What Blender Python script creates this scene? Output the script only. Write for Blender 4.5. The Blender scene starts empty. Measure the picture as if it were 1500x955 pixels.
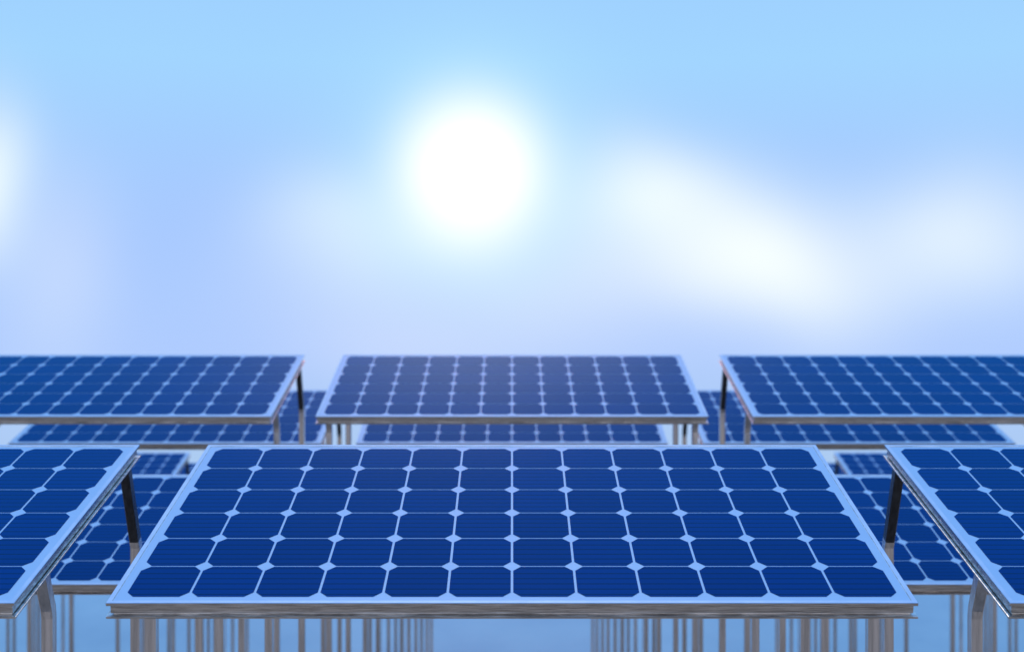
import bpy, bmesh, math, random
from mathutils import Vector, Matrix
random.seed(4)
scene = bpy.context.scene
scene.view_settings.view_transform = 'Standard'
scene.view_settings.look = 'None'
scene.view_settings.exposure = 0

W = 1.96; L = 0.99; FPX = 1736.0
UM = FPX * W / 1000.0            # metres of distance per depth unit
SLOPE = math.radians(12.6)
PITCH_X = 1.113 * W
GROUND_Z = -5.0

def lin(c):
    out = []
    for v in c:
        v = v / 255.0
        out.append(v / 12.92 if v <= 0.04045 else ((v + 0.055) / 1.055) ** 2.4)
    return tuple(out) + (1.0,)

# ------------------------------------------------------------------ world
world = bpy.data.worlds.new("World"); scene.world = world
world.use_nodes = True
nt = world.node_tree; N = nt.nodes; K = nt.links
for n in list(N): N.remove(n)
def sock(s, v):
    if isinstance(v, bpy.types.NodeSocket): K.new(v, s)
    else: s.default_value = v
def M(op, a, b=None, clamp=False):
    n = N.new('ShaderNodeMath'); n.operation = op; n.use_clamp = clamp
    sock(n.inputs[0], a)
    if b is not None: sock(n.inputs[1], b)
    return n.outputs[0]
def MIX(f, a, b):
    n = N.new('ShaderNodeMix'); n.data_type = 'RGBA'
    sock(n.inputs[0], f); sock(n.inputs[6], a); sock(n.inputs[7], b)
    return n.outputs[2]
tc = N.new('ShaderNodeTexCoord')
sep = N.new('ShaderNodeSeparateXYZ'); K.new(tc.outputs['Generated'], sep.inputs[0])
A = M('ARCTAN2', sep.outputs[0], sep.outputs[1])
E = M('ARCSINE', sep.outputs[2])
cmb = N.new('ShaderNodeCombineXYZ'); K.new(A, cmb.inputs[0]); K.new(E, cmb.inputs[1])
# gentle irregularity of the cloud outlines
nz = N.new('ShaderNodeTexNoise'); nz.inputs['Scale'].default_value = 9.0; nz.inputs['Detail'].default_value = 0.0
K.new(tc.outputs['Generated'], nz.inputs['Vector'])
vs = N.new('ShaderNodeVectorMath'); vs.operation = 'SUBTRACT'; K.new(nz.outputs['Color'], vs.inputs[0]); vs.inputs[1].default_value = (0.5, 0.5, 0.5)
vm = N.new('ShaderNodeVectorMath'); vm.operation = 'SCALE'; K.new(vs.outputs[0], vm.inputs[0]); vm.inputs['Scale'].default_value = 0.025
va = N.new('ShaderNodeVectorMath'); va.operation = 'ADD'; K.new(cmb.outputs[0], va.inputs[0]); K.new(vm.outputs[0], va.inputs[1])
WARP = va.outputs[0]; RAW = cmb.outputs[0]

def direction(px, py):
    a = math.atan((px - 750) / FPX)
    return a, math.atan((354 - py) / FPX * math.cos(a))
def lump_at(a, e, sa, se, rot=0, power=2.0, warp=True):
    m = N.new('ShaderNodeMapping'); m.vector_type = 'TEXTURE'
    K.new(WARP if warp else RAW, m.inputs[0])
    m.inputs['Location'].default_value = (a, e, 0)
    m.inputs['Rotation'].default_value = (0, 0, math.radians(rot))
    m.inputs['Scale'].default_value = (sa, se, 100)
    l = N.new('ShaderNodeVectorMath'); l.operation = 'LENGTH'; K.new(m.outputs[0], l.inputs[0])
    return M('EXPONENT', M('MULTIPLY', M('POWER', l.outputs['Value'], power), -1.0))
def lump(px, py, sx, sy, rot=0, power=2.0, warp=True):
    a, e = direction(px, py)
    return lump_at(a, e, sx / FPX, sy / FPX, rot, power, warp)

ramp = N.new('ShaderNodeValToRGB')
mr = N.new('ShaderNodeMapRange'); K.new(E, mr.inputs[0])
mr.inputs[1].default_value = -0.6; mr.inputs[2].default_value = 1.4
K.new(mr.outputs[0], ramp.inputs[0])
def rp(e): return (e + 0.6) / 2.0
els = [(-0.6, (120, 158, 205)), (-0.32, (135, 175, 220)), (-0.18, (172, 203, 240)), (-0.085, (174, 203, 255)), (0.0, (168, 202, 255)),
       (0.08, (163, 206, 255)), (0.15, (162, 213, 255)), (0.22, (158, 208, 255)), (0.5, (105, 182, 255)), (1.4, (90, 155, 240))]
cr = ramp.color_ramp
cr.elements[0].position = rp(els[0][0]); cr.elements[0].color = lin(els[0][1])
cr.elements[1].position = rp(els[-1][0]); cr.elements[1].color = lin(els[-1][1])
for e, c in els[1:-1]:
    x = cr.elements.new(rp(e)); x.color = lin(c)
col = ramp.outputs[0]
# soft clouds all round the horizon
nc = N.new('ShaderNodeTexNoise'); nc.inputs['Scale'].default_value = 3.0; nc.inputs['Detail'].default_value = 1.0
K.new(tc.outputs['Generated'], nc.inputs['Vector'])
cm = M('MULTIPLY', M('SUBTRACT', nc.outputs[0], 0.45), 4.0, True)
band = M('EXPONENT', M('MULTIPLY', M('POWER', M('ABSOLUTE', M('MULTIPLY', E, 3.2)), 2.0), -1.0))
side = M('MULTIPLY', M('SUBTRACT', M('ABSOLUTE', A), 0.46), 4.0, True)
col = MIX(M('MULTIPLY', M('MULTIPLY', cm, band), side), col, lin((232, 242, 255)))
# warm band added to the unseen sky behind the camera, warming frame fronts
back = M('MULTIPLY', M('SUBTRACT', M('MULTIPLY', sep.outputs[1], -1.0), 0.1), 1.6, True)
col = MIX(M('MULTIPLY', back, band), col, (0.78, 0.69, 0.64, 1))
lumps = [
 (290, 350, 120, 120, 0, (166, 200, 255), .7),
 (1230, 250, 130, 60, 0, (163, 202, 255), .6),
 (730, 440, 320, 90, 0, (204, 221, 255), .75),
 (620, 505, 150, 60, 0, (203, 220, 255), .7),
 (90, 410, 75, 140, 0, (198, 219, 255), .8),
 (-25, 262, 55, 100, 0, (238, 252, 255), .95),
 (1010, 400, 280, 70, 0, (222, 236, 255), .6),
 (510, 325, 115, 85, 0, (221, 238, 255), .7),
 (660, 340, 180, 75, 0, (228, 243, 255), .8),
 (1395, 350, 140, 95, 0, (227, 242, 255), .9),
 (950, 300, 145, 85, -8, (240, 252, 255), .95),
 (1110, 380, 150, 85, -22, (246, 255, 255), 1.0),
]
for x, y, sx, sy, r, c, s in lumps:
    col = MIX(M('MULTIPLY', lump(x, y, sx, sy, r), s), col, lin(c))
# bright pink patch added above the view, mirrored as sheen on the rear panels
col = MIX(lump_at(-0.03, 0.52, 0.2, 0.055), col, (4.6, 1.7, 1.6, 1))
col = MIX(M('MULTIPLY', lump(690, 240, 168, 165, 0, 2.2, False), .8), col, lin((185, 236, 255)))
col = MIX(lump(690, 250, 106, 108, 0, 2.7, False), col, (1.22, 1.2, 1.18, 1))
bg1 = N.new('ShaderNodeBackground'); K.new(col, bg1.inputs[0]); bg1.inputs[1].default_value = 1.0
sky = N.new('ShaderNodeTexSky'); sky.sky_type = 'NISHITA'; sky.sun_disc = False
SUN_EL = math.radians(64); SUN_AZ = math.radians(-2.5)
sky.sun_elevation = SUN_EL; sky.sun_rotation = SUN_AZ
bg2 = N.new('ShaderNodeBackground'); K.new(sky.outputs[0], bg2.inputs[0]); bg2.inputs[1].default_value = 0.12
fac = N.new('ShaderNodeMapRange'); K.new(E, fac.inputs[0])
fac.inputs[1].default_value = 0.6; fac.inputs[2].default_value = 1.1; fac.inputs[3].default_value = 0; fac.inputs[4].default_value = 0.7
ms = N.new('ShaderNodeMixShader'); K.new(fac.outputs[0], ms.inputs[0]); K.new(bg1.outputs[0], ms.inputs[1]); K.new(bg2.outputs[0], ms.inputs[2])
wo = N.new('ShaderNodeOutputWorld'); K.new(ms.outputs[0], wo.inputs[0])

sl = bpy.data.lights.new("sun", 'SUN'); sl.energy = 2.0; sl.angle = math.radians(0.6); sl.color = (1, .95, .88)
so = bpy.data.objects.new("sun", sl); scene.collection.objects.link(so)
d = Vector((math.sin(SUN_AZ) * math.cos(SUN_EL), math.cos(SUN_AZ) * math.cos(SUN_EL), math.sin(SUN_EL)))
so.rotation_euler = d.to_track_quat('Z', 'Y').to_euler()
so.location = d * 30

# ------------------------------------------------------------------ materials
def newmat(name):
    m = bpy.data.materials.new(name); m.use_nodes = True
    return m, m.node_tree, m.node_tree.nodes['Principled BSDF']
def tmath(t, op, a, b=None, clamp=False):
    n = t.nodes.new('ShaderNodeMath'); n.operation = op; n.use_clamp = clamp
    for i, v in enumerate((a, b)):
        if v is None: continue
        if isinstance(v, bpy.types.NodeSocket): t.links.new(v, n.inputs[i])
        else: n.inputs[i].default_value = v
    return n.outputs[0]

def cell_material():
    m, t, b = newmat("silicon_cell")
    co = t.nodes.new('ShaderNodeTexCoord'); s = t.nodes.new('ShaderNodeSeparateXYZ'); t.links.new(co.outputs['Object'], s.inputs[0])
    # thin conductor lines running along the panel
    ph = tmath(t, 'FRACT', tmath(t, 'MULTIPLY', tmath(t, 'SUBTRACT', s.outputs[1], 0.03), 6.0 / 0.155))
    line = tmath(t, 'LESS_THAN', tmath(t, 'ABSOLUTE', tmath(t, 'SUBTRACT', ph, 0.5)), 0.085)
    # slight batch-to-batch shade differences per cell
    cx = tmath(t, 'FLOOR', tmath(t, 'DIVIDE', tmath(t, 'ADD', s.outputs[0], 0.947), 0.15783))
    cy = tmath(t, 'FLOOR', tmath(t, 'DIVIDE', tmath(t, 'SUBTRACT', s.outputs[1], 0.03), 0.155))
    cb = t.nodes.new('ShaderNodeCombineXYZ'); t.links.new(cx, cb.inputs[0]); t.links.new(cy, cb.inputs[1])
    oi = t.nodes.new('ShaderNodeObjectInfo'); t.links.new(oi.outputs['Random'], cb.inputs[2])
    wn = t.nodes.new('ShaderNodeTexWhiteNoise'); t.links.new(cb.outputs[0], wn.inputs[0])
    mx = t.nodes.new('ShaderNodeMix'); mx.data_type = 'RGBA'
    t.links.new(wn.outputs['Value'], mx.inputs[0])
    mx.inputs[6].default_value = (0.0000, 0.014, 0.145, 1); mx.inputs[7].default_value = (0.0001, 0.019, 0.175, 1)
    m2 = t.nodes.new('ShaderNodeMix'); m2.data_type = 'RGBA'
    t.links.new(tmath(t, 'MULTIPLY', line, 0.85), m2.inputs[0]); t.links.new(mx.outputs[2], m2.inputs[6]); m2.inputs[7].default_value = (0.0002, 0.004, 0.03, 1)
    t.links.new(m2.outputs[2], b.inputs['Base Color'])
    b.inputs['Roughness'].default_value = 0.15
    b.inputs['Specular IOR Level'].default_value = 0.0
    b.inputs['IOR'].default_value = 1.0
    # blue anti-reflective coating over the silicon
    lw = t.nodes.new('ShaderNodeFresnel'); lw.inputs['IOR'].default_value = 1.34
    gl = t.nodes.new('ShaderNodeBsdfGlossy'); gl.inputs['Color'].default_value = (.2, .68, 1, 1); gl.inputs['Roughness'].default_value = .15
    msh = t.nodes.new('ShaderNodeMixShader'); t.links.new(lw.outputs[0], msh.inputs[0]); t.links.new(b.outputs[0], msh.inputs[1]); t.links.new(gl.outputs[0], msh.inputs[2])
    t.links.new(msh.outputs[0], t.nodes['Material Output'].inputs[0])
    return m
MAT_CELL = cell_material()

def sheet_material():
    m, t, b = newmat("pale_blue_backsheet")
    n = t.nodes.new('ShaderNodeTexNoise'); n.inputs['Scale'].default_value = 9
    r = t.nodes.new('ShaderNodeValToRGB'); t.links.new(n.outputs[0], r.inputs[0])
    r.color_ramp.elements[0].color = (.20, .41, .72, 1); r.color_ramp.elements[1].color = (.24, .46, .78, 1)
    t.links.new(r.outputs[0], b.inputs['Base Color'])
    b.inputs['Roughness'].default_value = 0.3; b.inputs['Specular IOR Level'].default_value = 0.3
    return m
MAT_SHEET = sheet_material()

def metal(name, c0, c1, rough, metallic, stretch, bump=0.1):
    m, t, b = newmat(name)
    co = t.nodes.new('ShaderNodeTexCoord'); mp = t.nodes.new('ShaderNodeMapping'); mp.inputs['Scale'].default_value = stretch
    t.links.new(co.outputs['Object'], mp.inputs[0])
    n = t.nodes.new('ShaderNodeTexNoise'); n.inputs['Scale'].default_value = 1; n.inputs['Detail'].default_value = 5; n.inputs['Roughness'].default_value = .65
    t.links.new(mp.outputs[0], n.inputs['Vector'])
    r = t.nodes.new('ShaderNodeValToRGB'); t.links.new(n.outputs[0], r.inputs[0])
    r.color_ramp.elements[0].position = .36; r.color_ramp.elements[0].color = c0
    r.color_ramp.elements[1].position = .64; r.color_ramp.elements[1].color = c1
    t.links.new(r.outputs[0], b.inputs['Base Color'])
    b.inputs['Metallic'].default_value = metallic; b.inputs['Roughness'].default_value = rough
    bp = t.nodes.new('ShaderNodeBump'); bp.inputs['Strength'].default_value = bump; bp.inputs['Distance'].default_value = .002
    t.links.new(n.outputs[0], bp.inputs['Height']); t.links.new(bp.outputs[0], b.inputs['Normal'])
    return m
MAT_FRAME = metal("brushed_aluminium", (.42, .39, .37, 1), (.97, .93, .90, 1), .24, .93, (12, 60, 300), .15)
MAT_LIP = metal("anodised_aluminium", (.22, .42, .72, 1), (.27, .48, .80, 1), .4, .1, (20, 20, 200), .03)
MAT_LEG = metal("galvanised_steel", (.62, .60, .60, 1), (.95, .91, .91, 1), .2, .93, (90, 90, 3))
MAT_LEG_SHADED = metal("shaded_steel", (.05, .05, .055, 1), (.10, .10, .11, 1), .25, .8, (90, 90, 3))  # upper rear legs: under-panel shade and dark reflections put into the base colour
MAT_BOX, _t, _b = newmat("black_plastic"); _b.inputs['Base Color'].default_value = (.02, .02, .022, 1); _b.inputs['Roughness'].default_value = .5

# ------------------------------------------------------------------ meshes
def mesh_from(bm, name, mats):
    me = bpy.data.meshes.new(name)
    bm.to_mesh(me); bm.free()
    for m in mats: me.materials.append(m)
    return me

def build_frame():
    bm = bmesh.new()
    prof = [(-.012, .0018), (-.001, .0018), (0, .0008), (0, -.0058), (-.0006, -.0066), (-.008, -.0070), (-.008, -.0300),
            (-.013, -.0302), (-.013, -.0335), (-.0006, -.0337), (.0015, -.0345), (.0015, -.0388), (.0005, -.0397),
            (-.032, -.0397), (-.032, -.0377), (-.015, -.0377), (-.015, -.004)]
    rings = []
    for o, z in prof:
        rings.append([bm.verts.new((sx * (W / 2 + o), y, z)) for sx, y in ((-1, -o), (1, -o), (1, L + o), (-1, L + o))])
    n = len(rings)
    for i in range(n):
        a, b = rings[i], rings[(i + 1) % n]
        for k in range(4):
            f = bm.faces.new((a[k], b[k], b[(k + 1) % 4], a[(k + 1) % 4]))
            f.material_index = 1 if i in (0, 1) else 0
    bmesh.ops.recalc_face_normals(bm, faces=bm.faces)
    return mesh_from(bm, "frame", [MAT_FRAME, MAT_LIP])

def box(bm, lo, hi, mi=0):
    vs = [bm.verts.new((x, y, z)) for x in (lo[0], hi[0]) for y in (lo[1], hi[1]) for z in (lo[2], hi[2])]
    for q in ((0, 1, 3, 2), (4, 6, 7, 5), (0, 4, 5, 1), (2, 3, 7, 6), (0, 2, 6, 4), (1, 5, 7, 3)):
        f = bm.faces.new([vs[i] for i in q]); f.material_index = mi

def build_sheet():
    bm = bmesh.new()
    box(bm, (-W / 2 + .011, .011, -.0035), (W / 2 - .011, L - .011, 0))
    return mesh_from(bm, "backsheet", [MAT_SHEET])

def build_cells():
    bm = bmesh.new()
    x0 = -.947; y0 = .03; px = .15783; py = .155; g = .0031; c = .0195; cyy = .021
    for i in range(12):
        for j in range(6):
            a, b = x0 + i * px + g, x0 + (i + 1) * px - g
            e, f = y0 + j * py + g * .75, y0 + (j + 1) * py - g * .75
            pts = []
            for (cx, cy) in ((a + c, e), (b - c, e), (b, e + cyy), (b, f - cyy), (b - c, f), (a + c, f), (a, f - cyy), (a, e + cyy)):
                pts.append(bm.verts.new((cx, cy, .0008)))
            bm.faces.new(pts)
    return mesh_from(bm, "cells", [MAT_CELL])

def build_box():
    bm = bmesh.new(); box(bm, (-.06, L - .2, -.028), (.06, L - .1, -.0036))
    bmesh.ops.bevel(bm, geom=bm.edges[:], offset=.004, segments=2, affect='EDGES')
    return mesh_from(bm, "junction_box", [MAT_BOX])

def sweep(bm, pts, wx, wy, dark_first=False):
    """rectangular tube through points lying in a y-z plane"""
    rings = []
    for i, p in enumerate(pts):
        if 0 < i < len(pts) - 1:
            a = (Vector(p) - Vector(pts[i - 1])).normalized(); b = (Vector(pts[i + 1]) - Vector(p)).normalized(); t = (a + b).normalized()
        elif i == 0: t = (Vector(pts[1]) - Vector(p)).normalized()
        else: t = (Vector(p) - Vector(pts[i - 1])).normalized()
        nrm = Vector((0, -t.z, t.y))
        c = .004; hx, hy = wx / 2, wy / 2
        ring = []
        for u, v in ((-hx + c, -hy), (hx - c, -hy), (hx, -hy + c), (hx, hy - c), (hx - c, hy), (-hx + c, hy), (-hx, hy - c), (-hx, -hy + c)):
            ring.append(bm.verts.new(Vector(p) + Vector((u, 0, 0)) + nrm * v))
        rings.append(ring)
    for i, (a, b) in enumerate(zip(rings, rings[1:])):
        for k in range(8):
            f = bm.faces.new((a[k], a[(k + 1) % 8], b[(k + 1) % 8], b[k]))
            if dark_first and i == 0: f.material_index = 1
    bm.faces.new(rings[0]); bm.faces.new(rings[-1][::-1])

def build_leg(side, t_along, drop):
    """leg in world-upright coordinates relative to the panel's near edge"""
    y = t_along * L * math.cos(SLOPE); z = t_along * L * math.sin(SLOPE) - .040
    zb = -.055 * W
    back = (z - zb) * .42
    bm = bmesh.new()
    x = side * (.487 * W)
    pts = [(x, y - .003, z + .004), (x, y + back * .9, zb + .012), (x, y + back, zb - .012), (x, y + back, drop + .012)]
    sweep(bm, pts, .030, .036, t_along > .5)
    box(bm, (x - .07, y + back - .07, drop), (x + .07, y + back + .07, drop + .012))
    bmesh.ops.recalc_face_normals(bm, faces=bm.faces)
    return mesh_from(bm, "leg", [MAT_LEG, MAT_LEG_SHADED])

ME_FRAME, ME_SHEET, ME_CELLS, ME_BOX = build_frame(), build_sheet(), build_cells(), build_box()
leg_cache = {}
def legs_for(h):
    if h not in leg_cache:
        drop = GROUND_Z + h * W
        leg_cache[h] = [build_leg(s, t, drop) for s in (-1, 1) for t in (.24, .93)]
    return leg_cache[h]

def add(name, me, parent, rot=(0, 0, 0)):
    o = bpy.data.objects.new(name, me); scene.collection.objects.link(o)
    o.parent = parent; o.rotation_euler = rot
    return o

rows = [(0.840, .445, 2), (1.286, .646, 2), (1.736, .445, 3), (2.184, .646, 3), (2.93, 1.44, 3), (3.38, 1.24, 4), (3.83, 1.44, 4)]
for u, h, n in rows:
    for c in range(-n, n + 1):
        e = bpy.data.objects.new("solar_panel", None); e.empty_display_size = .2
        scene.collection.objects.link(e)
        e.location = (c * PITCH_X, u * UM, -h * W)
        add("frame", ME_FRAME, e, (SLOPE, 0, 0)); add("backsheet", ME_SHEET, e, (SLOPE, 0, 0))
        add("cells", ME_CELLS, e, (SLOPE, 0, 0)); add("junction_box", ME_BOX, e, (SLOPE, 0, 0))
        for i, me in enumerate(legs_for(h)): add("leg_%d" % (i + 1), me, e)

# ------------------------------------------------------------------ ground terrace and the water behind it
def noisy(name, c0, c1, scale, rough, bump):
    m, t, b = newmat(name)
    n = t.nodes.new('ShaderNodeTexNoise'); n.inputs['Scale'].default_value = scale; n.inputs['Detail'].default_value = 6
    co = t.nodes.new('ShaderNodeTexCoord'); t.links.new(co.outputs['Object'], n.inputs['Vector'])
    r = t.nodes.new('ShaderNodeValToRGB'); t.links.new(n.outputs[0], r.inputs[0])
    r.color_ramp.elements[0].position = .3; r.color_ramp.elements[0].color = c0
    r.color_ramp.elements[1].position = .7; r.color_ramp.elements[1].color = c1
    t.links.new(r.outputs[0], b.inputs['Base Color']); b.inputs['Roughness'].default_value = rough
    bp = t.nodes.new('ShaderNodeBump'); bp.inputs['Strength'].default_value = bump; bp.inputs['Distance'].default_value = .05
    t.links.new(n.outputs[0], bp.inputs['Height']); t.links.new(bp.outputs[0], b.inputs['Normal'])
    return m
MAT_SOIL = noisy("dry_soil", (.13, .11, .095, 1), (.25, .215, .185, 1), 1.3, .9, .5)
MAT_WATER = noisy("blue_water", (.12, .27, .46, 1), (.16, .33, .52, 1), .8, .22, .15)
bm = bmesh.new(); box(bm, (-45, -25, GROUND_Z - 1.5), (45, 14.35, GROUND_Z))
bmesh.ops.bevel(bm, geom=bm.edges[:], offset=.08, segments=3, affect='EDGES')
g = bpy.data.objects.new("ground", mesh_from(bm, "ground", [MAT_SOIL])); scene.collection.objects.link(g)
bm = bmesh.new(); box(bm, (-45, 14.35, GROUND_Z - 1.5), (45, 27, GROUND_Z - .12))
w = bpy.data.objects.new("water", mesh_from(bm, "water", [MAT_WATER])); scene.collection.objects.link(w)

# ------------------------------------------------------------------ camera
cd = bpy.data.cameras.new("camera"); cam = bpy.data.objects.new("camera", cd); scene.collection.objects.link(cam)
cam.location = (0, 0, 0); cam.rotation_euler = (math.radians(90), 0, 0)
cd.sensor_width = 36; cd.lens = 36 * FPX / 1500; cd.shift_y = -123.5 / 1500
cd.clip_start = .05; cd.clip_end = 2000
cd.dof.use_dof = True; cd.dof.focus_distance = 3.2; cd.dof.aperture_fstop = 2.4
scene.camera = cam
